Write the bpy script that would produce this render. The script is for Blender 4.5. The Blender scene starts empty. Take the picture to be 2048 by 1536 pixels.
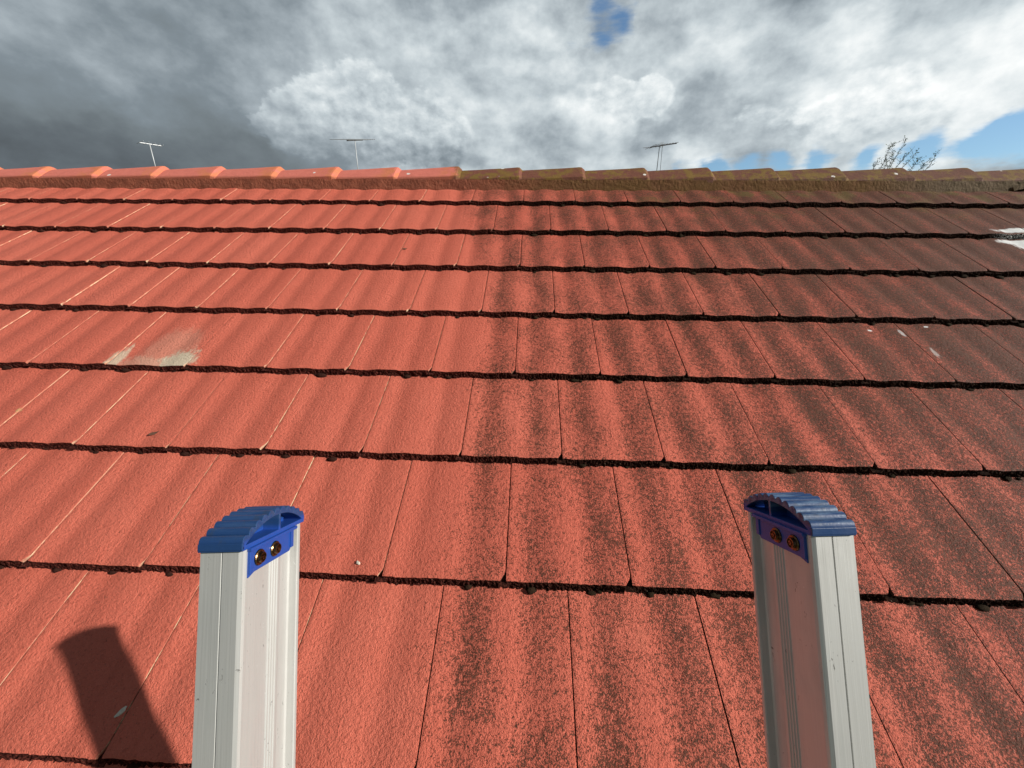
import bpy, bmesh, math, random
from mathutils import Vector, Matrix, noise
random.seed(7)
sc = bpy.context.scene
C = sc.collection
R = math.radians

# ------------------------------------------------------------------ camera
CAMZ = 3.9
cam_d = bpy.data.cameras.new('camera'); cam = bpy.data.objects.new('camera', cam_d); C.objects.link(cam)
rt = Vector((0.99909543, 0.04150591, 0.00925072)); up = Vector((-0.022177, 0.32294954, 0.94615632)); fw = Vector((-0.03628356, 0.94550561, -0.32357789))
cam.matrix_world = Matrix(((rt.x, up.x, -fw.x, 0), (rt.y, up.y, -fw.y, 0), (rt.z, up.z, -fw.z, CAMZ), (0, 0, 0, 1)))
cam_d.sensor_width = 36; cam_d.lens = 36 * 785.35 / 2048
cam_d.clip_start = 0.02; cam_d.clip_end = 3000
sc.camera = cam
sc.render.resolution_x = 1024; sc.render.resolution_y = 768

# ------------------------------------------------------------------ node helpers
class G:
    """small wrapper: every method adds one node and returns its output socket"""
    def __init__(s, nt): s.nt = nt
    def _n(s, t): return s.nt.nodes.new(t)
    def _in(s, sock, v):
        if hasattr(v, 'is_output'): s.nt.links.new(v, sock)
        elif v is not None: sock.default_value = v
    def m(s, op, a, b=None, c=None, clamp=False):
        n = s._n('ShaderNodeMath'); n.operation = op; n.use_clamp = clamp
        s._in(n.inputs[0], a); s._in(n.inputs[1], b)
        if c is not None: s._in(n.inputs[2], c)
        return n.outputs[0]
    def add(s, a, b): return s.m('ADD', a, b)
    def sub(s, a, b): return s.m('SUBTRACT', a, b)
    def mul(s, a, b): return s.m('MULTIPLY', a, b)
    def smooth(s, x, lo, hi, a=0.0, b=1.0):
        n = s._n('ShaderNodeMapRange'); n.interpolation_type = 'SMOOTHSTEP'
        s._in(n.inputs[0], x)
        for i, v in ((1, lo), (2, hi), (3, a), (4, b)): s._in(n.inputs[i], v)
        return n.outputs[0]
    def v(s, op, a, b=None, scale=None):
        n = s._n('ShaderNodeVectorMath'); n.operation = op
        s._in(n.inputs[0], a); s._in(n.inputs[1], b)
        if scale is not None: s._in(n.inputs['Scale'], scale)
        return n.outputs['Value'] if op in ('DISTANCE', 'DOT_PRODUCT', 'LENGTH') else n.outputs[0]
    def sep(s, a):
        n = s._n('ShaderNodeSeparateXYZ'); s._in(n.inputs[0], a); return n.outputs
    def xyz(s, x, y, z=0.0):
        n = s._n('ShaderNodeCombineXYZ')
        for i, q in enumerate((x, y, z)): s._in(n.inputs[i], q)
        return n.outputs[0]
    def noise(s, vec, scale, detail=3, rough=.55, dist=0.0, col=False):
        n = s._n('ShaderNodeTexNoise'); s._in(n.inputs['Vector'], vec)
        n.inputs['Scale'].default_value = scale; n.inputs['Detail'].default_value = detail
        n.inputs['Roughness'].default_value = rough; n.inputs['Distortion'].default_value = dist
        return n.outputs['Color' if col else 'Fac']
    def voro(s, vec, scale, out='Distance', rnd=1.0):
        n = s._n('ShaderNodeTexVoronoi'); s._in(n.inputs['Vector'], vec)
        n.inputs['Scale'].default_value = scale; n.inputs['Randomness'].default_value = rnd
        return n.outputs[out]
    def mix(s, f, a, b, mode='MIX'):
        n = s._n('ShaderNodeMix'); n.data_type = 'RGBA'; n.blend_type = mode; n.clamp_factor = True
        s._in(n.inputs[0], f)
        for i, q in ((6, a), (7, b)):
            if isinstance(q, tuple) and len(q) == 3: q = (*q, 1)
            s._in(n.inputs[i], q)
        return n.outputs[2]
    def ramp(s, f, pts, interp='LINEAR'):
        n = s._n('ShaderNodeValToRGB'); s._in(n.inputs[0], f); cr = n.color_ramp; cr.interpolation = interp
        while len(cr.elements) < len(pts): cr.elements.new(.5)
        for e, (p, c) in zip(cr.elements, pts): e.position = p; e.color = (*c, 1)
        return n.outputs[0]
    def obj(s): return s._n('ShaderNodeTexCoord').outputs['Object']
    def geo(s): return s._n('ShaderNodeNewGeometry').outputs['Position']
    def attr(s, name):
        n = s._n('ShaderNodeAttribute'); n.attribute_name = name; return n.outputs['Fac']
    def bump(s, h, strength, dist, normal=None):
        n = s._n('ShaderNodeBump'); s._in(n.inputs['Height'], h)
        n.inputs['Strength'].default_value = strength; n.inputs['Distance'].default_value = dist
        if normal is not None: s._in(n.inputs['Normal'], normal)
        return n.outputs[0]

def material(name, rough=.6, metal=0.0, spec=.5, color=None):
    m = bpy.data.materials.new(name); m.use_nodes = True
    g = G(m.node_tree); b = m.node_tree.nodes['Principled BSDF']
    b.inputs['Roughness'].default_value = rough; b.inputs['Metallic'].default_value = metal
    b.inputs['Specular IOR Level'].default_value = spec
    if color: b.inputs['Base Color'].default_value = (*color, 1)
    return m, g, b

# ------------------------------------------------------------------ sky, sun, exposure
SUN_EL, SUN_AZ = R(28.0), R(-17.2)          # azimuth measured from +X towards +Y
sun_dir = Vector((math.cos(SUN_EL) * math.cos(SUN_AZ), math.cos(SUN_EL) * math.sin(SUN_AZ), math.sin(SUN_EL)))
sd = bpy.data.lights.new('sun', 'SUN'); sd.energy = 5.0; sd.angle = R(0.6); sd.color = (1.0, .965, .90)
sun = bpy.data.objects.new('sun', sd); C.objects.link(sun)
sun.rotation_mode = 'QUATERNION'; sun.rotation_quaternion = sun_dir.to_track_quat('Z', 'Y'); sun.location = (6, -3, 12)

CLOUD =[(-0.845,0.313,0.58,0.060),(-0.747,0.309,0.66,0.082),(-0.578,0.348,0.62,0.083),(-0.834,0.217,0.44,0.051),(-0.703,0.245,0.52,0.057),(-0.891,0.147,0.27,0.043),(-0.842,0.146,0.26,0.038),(-0.781,0.173,0.26,0.040),(-0.723,0.157,0.30,0.043),(-0.649,0.182,0.33,0.045),(-0.574,0.171,0.36,0.048),(-0.495,0.184,0.40,0.040),(-0.427,0.211,0.50,0.045),(-0.377,0.306,0.76,0.058),(-0.221,0.261,0.82,0.062),(-0.325,0.254,0.76,0.051),(-0.484,0.254,0.70,0.066),(-0.329,0.394,0.76,0.041),(-0.378,0.364,0.64,0.041),(-0.495,0.337,0.66,0.044),(-0.172,0.407,0.80,0.065),(-0.060,0.368,0.84,0.059),(-0.124,0.311,0.72,0.051),(-0.005,0.288,0.72,0.052),(-0.070,0.198,0.78,0.055),(-0.237,0.184,0.68,0.049),(0.066,0.359,0.78,0.039),(0.122,0.294,0.86,0.031),(0.180,0.288,0.90,0.035),(0.263,0.298,0.88,0.025),(0.221,0.329,0.70,0.029),(0.129,0.216,0.72,0.054),(0.252,0.377,0.74,0.065),(0.341,0.279,0.68,0.048),(0.384,0.381,0.78,0.061),(0.491,0.212,0.66,0.046),(0.415,0.264,0.80,0.033),(0.515,0.248,0.90,0.040),(0.470,0.315,0.82,0.052),(0.619,0.249,1.00,0.049),(0.625,0.299,0.72,0.035),(0.560,0.356,0.86,0.055),(0.700,0.195,0.95,0.048),(0.746,0.225,0.86,0.037),(0.754,0.297,0.98,0.034),(0.688,0.320,0.84,0.044),(0.744,0.267,0.88,0.036),(0.353,0.204,0.74,0.050),(0.573,0.184,0.86,0.036),(0.011,0.431,0.88,0.046),(0.093,0.405,0.80,0.033),(-0.048,0.589,0.48,0.155),(-0.693,0.500,0.40,0.160),(0.632,0.502,0.50,0.138),]
BLUE =[(0.126,0.434,1.00,0.038),(0.189,0.409,1.05,0.029),(0.145,0.382,0.85,0.025),(0.085,0.381,0.50,0.023),(0.027,0.292,0.35,0.027),(0.501,0.162,1.30,0.025),(0.564,0.159,1.30,0.026),(0.635,0.157,1.25,0.026),(0.704,0.154,1.40,0.028),(0.765,0.154,1.00,0.027),(0.798,0.168,1.00,0.026),(0.799,0.184,0.60,0.018),(0.831,0.154,0.90,0.042),(0.397,0.166,1.20,0.024),(0.450,0.164,1.20,0.024),(0.340,0.166,0.80,0.019),]
CU1 =[(-0.512,0.241,1.0,0.043),(-0.456,0.263,1.0,0.046),(-0.379,0.286,1.0,0.056),(-0.338,0.270,1.0,0.052),(-0.253,0.258,1.0,0.050),(-0.201,0.245,1.0,0.051),(-0.307,0.225,1.0,0.078),(-0.435,0.222,1.0,0.074),(-0.545,0.219,1.0,0.039),(-0.181,0.209,1.0,0.056),]
CU2 =[(0.139,0.288,1.0,0.031),(0.169,0.300,1.0,0.028),(0.195,0.289,1.0,0.028),(0.243,0.302,1.0,0.027),(0.267,0.310,1.0,0.020),(0.256,0.281,1.0,0.030),(0.202,0.272,1.0,0.030),]
CU3 =[(0.575,0.239,1.0,0.038),(0.614,0.247,1.0,0.040),(0.652,0.243,1.0,0.035),(0.682,0.219,1.0,0.033),(0.636,0.208,1.0,0.050),(0.519,0.230,1.0,0.033),(0.708,0.185,1.0,0.033),(0.584,0.199,1.0,0.036),]
CU4 =[(0.451,0.250,1.0,0.023),(0.419,0.240,1.0,0.022),(0.507,0.251,1.0,0.025),(0.478,0.235,1.0,0.023),]

w = bpy.data.worlds.new('World'); sc.world = w; w.use_nodes = True
nt = w.node_tree; g = G(nt); bg = nt.nodes['Background']
st = nt.nodes.new('ShaderNodeTexSky'); st.sky_type = 'NISHITA'; st.sun_disc = False
st.sun_elevation = SUN_EL; st.sun_rotation = R(90) - SUN_AZ; st.altitude = 50; st.air_density = 1.0; st.dust_density = .6; st.ozone_density = 2.0
d = g.v('NORMALIZE', nt.nodes.new('ShaderNodeTexCoord').outputs['Generated'])
dx, dy, dz = g.sep(d)
az = g.m('ARCTAN2', dx, dy); el = g.m('ARCSINE', dz)
q3 = g.v('MULTIPLY', d, (1, 1, 1.45))
# domain warp
wn = g.v('SUBTRACT', g.noise(q3, 4.5, 5, .55, col=True), (.5, .5, .5))
wn2 = g.v('SUBTRACT', g.noise(q3, 15.0, 4, .6, col=True), (.5, .5, .5))
a2 = g.v('ADD', g.xyz(az, el), g.v('ADD', g.v('MULTIPLY', wn, (.17, .10, 0)), g.v('MULTIPLY', wn2, (.085, .060, 0))))
def field(pts, vec, base=0.0, wbase=0.0):
    num, den = None, None
    for (a, e, val, s) in pts:
        dd = g.v('DISTANCE', vec, (a, e, 0))
        wgt = g.m('EXPONENT', g.mul(g.mul(dd, dd), -1.0 / (s * s)))
        num = g.m('MULTIPLY_ADD', wgt, val, num if num is not None else base * wbase)
        den = g.add(wgt, den if den is not None else wbase)
    return num, den
num, den = field(CLOUD, a2, .60, .02)
bright = g.m('DIVIDE', num, den)
n1 = g.noise(q3, 6.5, 9, .56)
n1s = g.noise(g.v('ADD', q3, (.016, -.004, .030)), 6.5, 9, .56)
n2 = g.noise(g.v('ADD', q3, (5, 2, 1)), 2.6, 5, .55, .3)
# the dark rain cloud on the left is smooth, the bright ones billow
bil = g.smooth(bright, .35, .8, .35, 1.0)
relief = g.mul(g.sub(n1, n1s), bil)
val = g.add(bright, g.mul(relief, .45))
val = g.add(val, g.sub(g.mul(g.mul(g.sub(n1, .5), bil), .62), g.mul(bil, .015)))
# heaped clouds with a crisp, lit upper edge and a soft grey base
puff = g.noise(q3, 30, 6, .58); puff2 = g.noise(g.v('ADD', q3, (.010, -.002, .016)), 30, 6, .58)
bill = g.add(g.mul(g.m('ABSOLUTE', g.sub(n1, .5)), -1.6), g.mul(g.sub(puff, .5), .9))
a4 = g.v('ADD', g.xyz(az, el), g.v('ADD', g.v('MULTIPLY', wn, (.06, .04, 0)), g.v('MULTIPLY', wn2, (.05, .045, 0))))
for pts, tv, bv, e0, e1, soft in ((CU1, .80, .55, .175, .25, .30), (CU4, .83, .74, .20, .25, .80), (CU3, .93, .82, .19, .24, .75), (CU2, .85, .74, .225, .275, .40)):
    f_, _ = field(pts, a4)
    f_ = g.add(f_, bill)
    mk = g.mul(g.smooth(f_, .42, .42 + soft), g.smooth(el, e0 - .045, e0 + .01))
    if pts is CU1: mk = g.mul(mk, g.smooth(g.add(az, g.mul(g.sub(n1, .5), .3)), -.62, -.40))
    rim = g.smooth(f_, 1.3, .5, -.02, .02)
    cv = g.add(g.smooth(el, e0 - .01, e1, bv, tv), g.add(g.mul(g.sub(puff, puff2), .36), rim))
    cv = g.add(cv, g.mul(g.sub(n1, .5), .40))
    val = g.add(g.mul(val, g.sub(1.0, mk)), g.mul(cv, mk))
# unseen dark cloud added overhead and behind the camera to cut the fill light
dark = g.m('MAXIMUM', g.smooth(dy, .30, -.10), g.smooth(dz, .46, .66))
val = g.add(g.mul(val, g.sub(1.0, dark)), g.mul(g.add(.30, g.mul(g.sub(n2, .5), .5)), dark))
ccol = g.ramp(val, [(.15, (.050, .056, .060)), (.28, (.110, .130, .146)), (.38, (.162, .192, .210)), (.5, (.205, .245, .275)), (.62, (.33, .38, .415)), (.75, (.51, .57, .60)), (.87, (.70, .75, .765)), (1.0, (.90, .92, .915))])
a3 = g.v('ADD', g.xyz(az, el), g.v('ADD', g.v('MULTIPLY', wn, (.10, .035, 0)), g.v('MULTIPLY', wn2, (.05, .022, 0))))
bn, bd = field(BLUE, a3)
gap = g.add(bn, g.add(g.mul(g.sub(n1, .5), 1.0), g.mul(g.sub(g.noise(g.v('MULTIPLY', q3, (1, 1, 3.0)), 17, 5, .6), .5), 1.1)))
gap = g.smooth(gap, .40, 1.15)
# blue gaps added in that unseen cloud, shaping the fill light
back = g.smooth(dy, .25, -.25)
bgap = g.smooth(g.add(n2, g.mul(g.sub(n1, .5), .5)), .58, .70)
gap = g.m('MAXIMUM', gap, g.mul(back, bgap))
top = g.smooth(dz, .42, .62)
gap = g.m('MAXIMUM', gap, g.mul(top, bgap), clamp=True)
# strength: Background .1, so cloud radiance (screen units) is scaled by 10
cl10 = g.v('SCALE', ccol, scale=10.0)
blue = g.v('MULTIPLY', st.outputs[0], (.95, 1.12, 1.20))
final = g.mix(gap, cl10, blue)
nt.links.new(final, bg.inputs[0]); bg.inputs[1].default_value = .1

vs = sc.view_settings
vs.view_transform = 'Standard'; vs.look = 'None'; vs.gamma = 1; vs.use_curve_mapping = False; vs.exposure = 0.15

# ------------------------------------------------------------------ object helpers
def link(name, me, parent=None, mats=(), smooth=True):
    o = bpy.data.objects.new(name, me); C.objects.link(o)
    for m in mats: me.materials.append(m)
    if smooth:
        me.polygons.foreach_set('use_smooth', [True] * len(me.polygons))
    if parent is not None: o.parent = parent
    return o
def mesh(name, V, F, parent=None, mats=(), smooth=False, mi=None):
    me = bpy.data.meshes.new(name); me.from_pydata(V, [], F); me.update()
    if mi: me.polygons.foreach_set('material_index', mi)
    return link(name, me, parent, mats, smooth)
def thing(name, label, cat, loc, group=None):
    o = bpy.data.objects.new(name, None); C.objects.link(o); o.location = loc; o.empty_display_size = .1
    tag(o, label, cat, group); return o
def tag(o, label=None, cat=None, group=None, kind=None):
    if label: o['label'] = label
    if cat: o['category'] = cat
    if group: o['group'] = group
    if kind: o['kind'] = kind
    return o
class MB:
    def __init__(s): s.V = []; s.F = []; s.M = []
    def box(s, c, h, mi=0, rot=None):
        b = len(s.V)
        for x in (-1, 1):
            for y in (-1, 1):
                for z in (-1, 1):
                    p = Vector((x * h[0], y * h[1], z * h[2]))
                    if rot: p = rot @ p
                    s.V.append(Vector(c) + p)
        for f in ((0, 1, 3, 2), (4, 6, 7, 5), (0, 4, 5, 1), (2, 3, 7, 6), (0, 2, 6, 4), (1, 5, 7, 3)):
            s.F.append(tuple(b + i for i in f)); s.M.append(mi)
    def tube(s, pts, rad, n=8, mi=0, cap=True):
        pts = [Vector(p) for p in pts]
        if not hasattr(rad, '__len__'): rad = [rad] * len(pts)
        rings = []
        for i, p in enumerate(pts):
            t = (pts[min(i + 1, len(pts) - 1)] - pts[max(i - 1, 0)]).normalized()
            a = t.orthogonal().normalized() if i == 0 else (a0 - t * a0.dot(t)).normalized()
            a0 = a; bb = t.cross(a); b = len(s.V); rings.append(b)
            for k in range(n):
                an = 2 * math.pi * k / n
                s.V.append(p + (a * math.cos(an) + bb * math.sin(an)) * rad[i])
        for r0, r1 in zip(rings, rings[1:]):
            for k in range(n):
                k2 = (k + 1) % n; s.F.append((r0 + k, r0 + k2, r1 + k2, r1 + k)); s.M.append(mi)
        if cap:
            s.F.append(tuple(rings[0] + k for k in reversed(range(n)))); s.M.append(mi)
            s.F.append(tuple(rings[-1] + k for k in range(n))); s.M.append(mi)
    def build(s, name, parent=None, mats=(), smooth=False):
        return mesh(name, s.V, s.F, parent, mats, smooth, s.M)
def bevel(o, wd, seg=2, ang=40):
    m = o.modifiers.new('bevel', 'BEVEL'); m.width = wd; m.segments = seg; m.limit_method = 'ANGLE'; m.angle_limit = R(ang)
    return o

# ------------------------------------------------------------------ the roof: dimensions
PITCH = R(30.0); W = .3; GA = .3393; V0 = .26342; U0 = -.03923; HN = 1.01666
ROOF_O = Vector((0, math.sin(PITCH) * HN, CAMZ - math.cos(PITCH) * HN))     # foot of the perpendicular under the camera
RUP = Vector((0, math.cos(PITCH), math.sin(PITCH))); RN = Vector((0, -math.sin(PITCH), math.cos(PITCH)))
RIDGE_Y = 2.80
V_EAVE = V0 - 3 * GA
STEP = .025; AMP = .0028
XL, XR = -5.1, 5.1
def rpt(u, v, n=0.0): return ROOF_O + Vector((u, 0, 0)) + RUP * v + RN * n
def wave(u):        # rolls and valleys of the tile profile, two to a tile
    ph = ((u - U0) / (W * .5)) - .36
    c = math.cos(2 * math.pi * ph)
    return AMP * (-c - .18 * math.cos(4 * math.pi * ph))

# ------------------------------------------------------------------ materials for the roof
def stain_ramp(g, u, v):
    # where the repainted side ends (real dirt on the tiles, fixed to the roof)
    ub = g.sub(-.23, g.mul(g.m('MAXIMUM', g.sub(v, 1.55), 0.0), .30))
    return ub
def tile_material():
    m, g, b = material('painted_tile', .62, 0, .18)
    P = g.obj(); u, v, n = g.sep(P)
    nz = g.noise(P, 9, 4, .6); fine = g.noise(P, 130, 4, .65); grit = g.noise(P, 330, 3, .65)
    rnd = g.attr('rnd')
    paint = g.mix(nz, (.60, .134, .084), (.70, .178, .116))
    paint = g.mix(g.mul(rnd, .48), paint, (.56, .115, .072))
    paint = g.mix(g.smooth(fine, .54, .68, 0, .38), paint, (.32, .060, .036))
    paint = g.mix(g.smooth(grit, .56, .70, 0, .40), paint, (.86, .30, .20))
    streak = g.noise(g.v('MULTIPLY', P, (26, 2.2, 1)), 1.0, 3, .6)
    paint = g.mix(g.smooth(streak, .52, .80, 0, .30), paint, (.40, .075, .045))
    # dusty pock marks
    pk = g.voro(P, 34); pk = g.smooth(pk, .055, .025); pks = g.smooth(g.noise(P, 5, 2), .50, .62)
    paint = g.mix(g.mul(g.mul(pk, pks), .55), paint, (.22, .05, .035))
    col = paint
    # lichen and soot on the unpainted side
    ub = stain_ramp(g, u, v)
    wob = g.mul(g.sub(g.noise(P, 3.0, 3), .5), .16)
    t = g.sub(g.add(u, wob), ub)
    on = g.smooth(t, -.03, .10)
    far = g.smooth(t, .05, 2.6)
    hi = g.smooth(v, .1, 2.4)
    cov = g.add(.33, g.add(g.mul(far, .42), g.mul(hi, .08)))
    ph = g.mul(g.sub(g.add(u, g.mul(g.sub(g.noise(g.v('MULTIPLY', P, (4, 1.3, 1)), 1.4, 2), .5), .05)), U0 + .085), 2 * math.pi / .15)
    band = g.m('COSINE', ph)
    cov = g.add(cov, g.mul(band, .070))
    blotch = g.noise(g.v('MULTIPLY', P, (9, 4, 1)), 1.0, 4, .6)
    cov = g.add(cov, g.mul(g.sub(blotch, .5), .90))
    cov = g.mul(g.m('MAXIMUM', cov, 0.0), on)
    n_a = g.noise(P, 330, 4, .8); n_b = g.noise(P, 95, 4, .7)
    sp = g.add(g.mul(n_a, .68), g.mul(n_b, .32))
    thr = g.sub(.602, g.mul(cov, .215))
    speck = g.smooth(sp, thr, g.add(thr, .035))
    spots = g.smooth(g.voro(P, 46), .16, .08); sps = g.smooth(g.noise(P, 14, 2), .46, .58)
    spots = g.mul(g.mul(spots, sps), g.mul(on, g.smooth(cov, .05, .3)))
    dcol = g.mix(g.noise(P, 30, 3), (.036, .020, .012), (.110, .054, .030))
    film = g.mul(on, g.add(g.mul(g.smooth(cov, .25, 1.0), .38), g.mul(far, .12)))
    col = g.mix(film, col, g.mix(g.smooth(sp, .60, .40), (.095, .036, .020), (.42, .120, .075)))
    col = g.mix(g.mul(speck, .88), col, dcol)
    col = g.mix(g.mul(spots, .72), col, (.045, .036, .024))
    # green moss film near the ridge, to the right
    gr = g.mul(g.smooth(v, 2.0, 2.5), g.mul(g.smooth(u, .1, .9), g.smooth(g.noise(P, 8, 4), .48, .66)))
    col = g.mix(g.mul(gr, .6), col, (.14, .115, .03))
    # pale, bare or splashed places: (u, v, half width, half length, strength, colour, shear)
    def patch(cu, cv, ru, rv, strength, pc, rough=.6, sc_=60, vmin=None, lo=1.05, hi=.55):
        nonlocal col
        a = g.mul(g.sub(u, cu), 1 / ru); bb = g.mul(g.sub(v, cv), 1 / rv)
        r = g.m('SQRT', g.add(g.mul(a, a), g.mul(bb, bb)))
        r = g.add(r, g.mul(g.sub(g.noise(g.v('MULTIPLY', P, (1, .45, 1)), sc_, 4, .7), .5), rough * 2))
        f = g.mul(g.smooth(r, lo, hi), strength)
        if vmin: f = g.mul(f, g.smooth(v, vmin - .003, vmin + .001))
        col = g.mix(f, col, pc)
    for a in PATCHES: patch(*a)
    b.inputs['Roughness'].default_value = .6
    g.nt.links.new(col, b.inputs['Base Color'])
    h = g.add(g.mul(fine, .80), g.add(g.mul(grit, .45), g.mul(g.noise(P, 30, 3), .35)))
    h = g.add(h, g.mul(speck, .10))
    g.nt.links.new(g.bump(h, 1.0, .0072), b.inputs['Normal'])
    return m
CREAM = (.62, .52, .38); WHITE = (.86, .86, .84)
PATCHES = [(-1.285, .955, .075, .085, .95, CREAM, .9, 60, .941), (-1.525, .965, .030, .085, .80, CREAM, .9, 60, .941), (-1.40, .945, .17, .045, .30, CREAM, .9, 60, .941),
           (-1.36, 1.03, .12, .16, .20, CREAM, .6, 60, .941),
           (2.47, 1.998, .13, .030, 1.0, WHITE, .7, 30), (2.41, 1.918, .095, .028, 1.0, WHITE, .6, 30), (2.47, 1.878, .11, .042, .90, WHITE, 1.1, 30),
           (1.34, 1.225, .010, .006, .95, WHITE, .5), (1.568, 1.252, .010, .006, .95, WHITE, .5),
           (1.447, 1.209, .008, .024, .55, WHITE, 1.3), (1.497, 1.098, .010, .034, .60, (.66, .58, .54), 1.3),
           (-1.69, .729, .010, .012, .8, (.60, .42, .18), .5), (.27, .16, .018, .030, .5, (.60, .16, .10), .5)]
M_TILE = tile_material()
def lip_material():
    m, g, b = material('weathered_concrete_edge', .95, 0, .05)
    P = g.obj(); u, v, n = g.sep(P)
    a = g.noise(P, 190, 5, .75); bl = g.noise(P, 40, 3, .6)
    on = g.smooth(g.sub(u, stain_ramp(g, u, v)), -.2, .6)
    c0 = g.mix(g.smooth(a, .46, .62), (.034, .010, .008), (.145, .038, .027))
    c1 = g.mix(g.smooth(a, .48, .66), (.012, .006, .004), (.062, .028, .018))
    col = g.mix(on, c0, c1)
    col = g.mix(g.mul(g.smooth(g.voro(P, 120), .14, .07), g.smooth(bl, .5, .62)), col, (.26, .20, .15))
    # paint overspray along the upper arris on the repainted side
    # white splash that runs over the edge
    sp = g.mul(g.smooth(u, 2.30, 2.42), g.mul(g.smooth(v, 1.85, 1.90), g.smooth(v, 2.05, 2.0)))
    col = g.mix(g.mul(sp, g.smooth(a, .50, .56)), col, (.7, .7, .68))
    g.nt.links.new(col, b.inputs['Base Color'])
    g.nt.links.new(g.bump(g.add(a, bl), 1.0, .006), b.inputs['Normal'])
    return m
M_LIP = lip_material()
def wall_mat():
    m, g, b = material('bare_cement_joint', .85, 0, .2)
    P = g.obj(); u, v, n = g.sep(P)
    on = g.smooth(g.sub(u, stain_ramp(g, u, v)), -.1, .3)
    c = g.mix(g.mul(g.smooth(g.noise(P, 38, 4, .65), .44, .58), g.smooth(g.noise(P, 3.1, 2), .36, .62, .35, 1.0)), (.55, .19, .125), (.74, .56, .36))
    c = g.mix(on, c, (.10, .045, .03))
    g.nt.links.new(c, b.inputs['Base Color']); return m
M_JOINT = wall_mat()

# ------------------------------------------------------------------ the house under the roof
house = thing('house', 'house under a red tile roof, clean left and blackened with lichen right', 'house', (0, RIDGE_Y, 0))
HL = Vector((0, RIDGE_Y, 0))
def place(o, loc=None, rotx=0):
    o.location = (loc if loc is not None else Vector((0, 0, 0))) - HL
    o.rotation_euler = (rotx, 0, 0); return o

def slope_mesh(name, detail, rows):
    V = []; F = []; MI = []; RV = []; rng = random.Random(3)
    GAP = .0014
    def quad(a, b, c, d, m, r): F.append((a, b, c, d)); MI.append(m); RV.append(r)
    for j in rows:                                    # j = 0 is the eave course
        v0 = V_EAVE + j * GA
        k = 9 - j                                     # bond: every other course shifted half a tile
        off = U0 + (0 if k % 2 == 0 else W / 2)
        i0 = int(math.floor((XL - off) / W)); i1 = int(math.ceil((XR - off) / W))
        near = detail
        for i in range(i0, i1):
            ua = off + i * W + GAP; ub = off + (i + 1) * W - GAP
            r = rng.random(); dz = rng.uniform(-.0009, .0009); tl = rng.uniform(-.0012, .0012); dv = rng.uniform(-.0022, .0022); skew = rng.uniform(-.002, .002)
            chip = rng.uniform(.7, 1.25); chh = rng.uniform(.8, 1.3)
            NU = 60 if near else 8
            tv = [0, .004, .010, .016, .024, .05, .12, .20, .28, .362] if near else [0, .36]
            def top(uu, t):                            # n of the tile's upper face
                return wave(uu) - STEP * (t / GA) + dz + tl * (uu - ua) / W
            base = len(V)
            for t in tv:
                ur = ub - .0115 * chip * max(0, 1 - t / (.017 * chh))
                for q in range(NU + 1):
                    uu = ua + (ur - ua) * q / NU
                    e = 0
                    if t == 0 and near: e = .0016 * noise.noise((uu * 90, v0 * 7, 1)) + .0009 * noise.noise((uu * 330, v0 * 7, 3))
                    edge = 0
                    if near:
                        de = min(uu - ua, ur - uu)
                        if de < .002: edge = -.0010
                    rl = -.0014 if (t == 0 and near) else 0
                    V.append((uu, v0 + dv + skew * (q / NU - .5) + t + e, top(uu, t) + edge + rl + (.0004 * noise.noise((uu * 60, (v0 + t) * 60, 5)) if near else 0)))
            n1 = NU + 1
            for a in range(len(tv) - 1):
                for q in range(NU): quad(base + a * n1 + q, base + a * n1 + q + 1, base + (a + 1) * n1 + q + 1, base + (a + 1) * n1 + q, 0, r)
            if near:
                # rough nose running down to the course below
                NN = 6; NX = 100; nb = len(V)
                for s in range(NN + 1):
                    f = s / NN
                    ur = ub - .0115 * chip
                    for q in range(NX + 1):
                        uu = ua + (ur - ua) * q / NX
                        e0 = .0016 * noise.noise((uu * 90, v0 * 7, 1)) + .0009 * noise.noise((uu * 330, v0 * 7, 3))
                        nn_ = noise.noise((uu * 300, v0 * 9 + s * 1.6, 9)) + .9 * noise.noise((uu * 130, v0 * 9 + s * .9, 4))
                        amp = .0032 * math.sin(math.pi * min(1, f * 1.6) / 1.6 * 1.0) if s else 0
                        run = .0115 * (f ** 1.2) + .002 * f * noise.noise((uu * 30, v0 * 3, 2))
                        V.append((uu, v0 + dv + skew * (q / NX - .5) + e0 - run - amp * nn_ * 1.2, top(uu, 0) - .0014 - (STEP + .0035) * f + amp * nn_))
                m1 = NX + 1
                for s in range(NN):
                    for q in range(NX): quad(nb + s * m1 + q, nb + (s + 1) * m1 + q, nb + (s + 1) * m1 + q + 1, nb + s * m1 + q + 1, 1, r)
            # side walls in the joint
            TH = .010
            for side in (0, 1):
                sb = len(V)
                for a, t in enumerate(tv):
                    p = V[base + a * n1 + (NU if side else 0)]
                    V.append(p); V.append((p[0] - (.0008 if side else -.0004), p[1], p[2] - TH))
                for a in range(len(tv) - 1):
                    q = sb + a * 2
                    if side: quad(q, q + 2, q + 3, q + 1, 2, r)
                    else: quad(q, q + 1, q + 3, q + 2, 2, r)
            # interlocking ledge that closes the joint from below
            lb = len(V)
            for t in (-.012, .36):
                for du in (-.018, .008):
                    V.append((ua + du, v0 + dv + t, top(ua, max(t, 0)) - .0085))
            quad(lb, lb + 1, lb + 3, lb + 2, 1, r)  # ledge takes the dark edge colour, standing in for shade in the joint
    me = bpy.data.meshes.new(name); me.from_pydata(V, [], F); me.update()
    me.polygons.foreach_set('material_index', MI)
    at = me.attributes.new('rnd', 'FLOAT', 'FACE'); at.data.foreach_set('value', RV)
    for m in (M_TILE, M_LIP, M_JOINT): me.materials.append(m)
    me.polygons.foreach_set('use_smooth', [x == 0 for x in MI])
    return me
NR = 10
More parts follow.
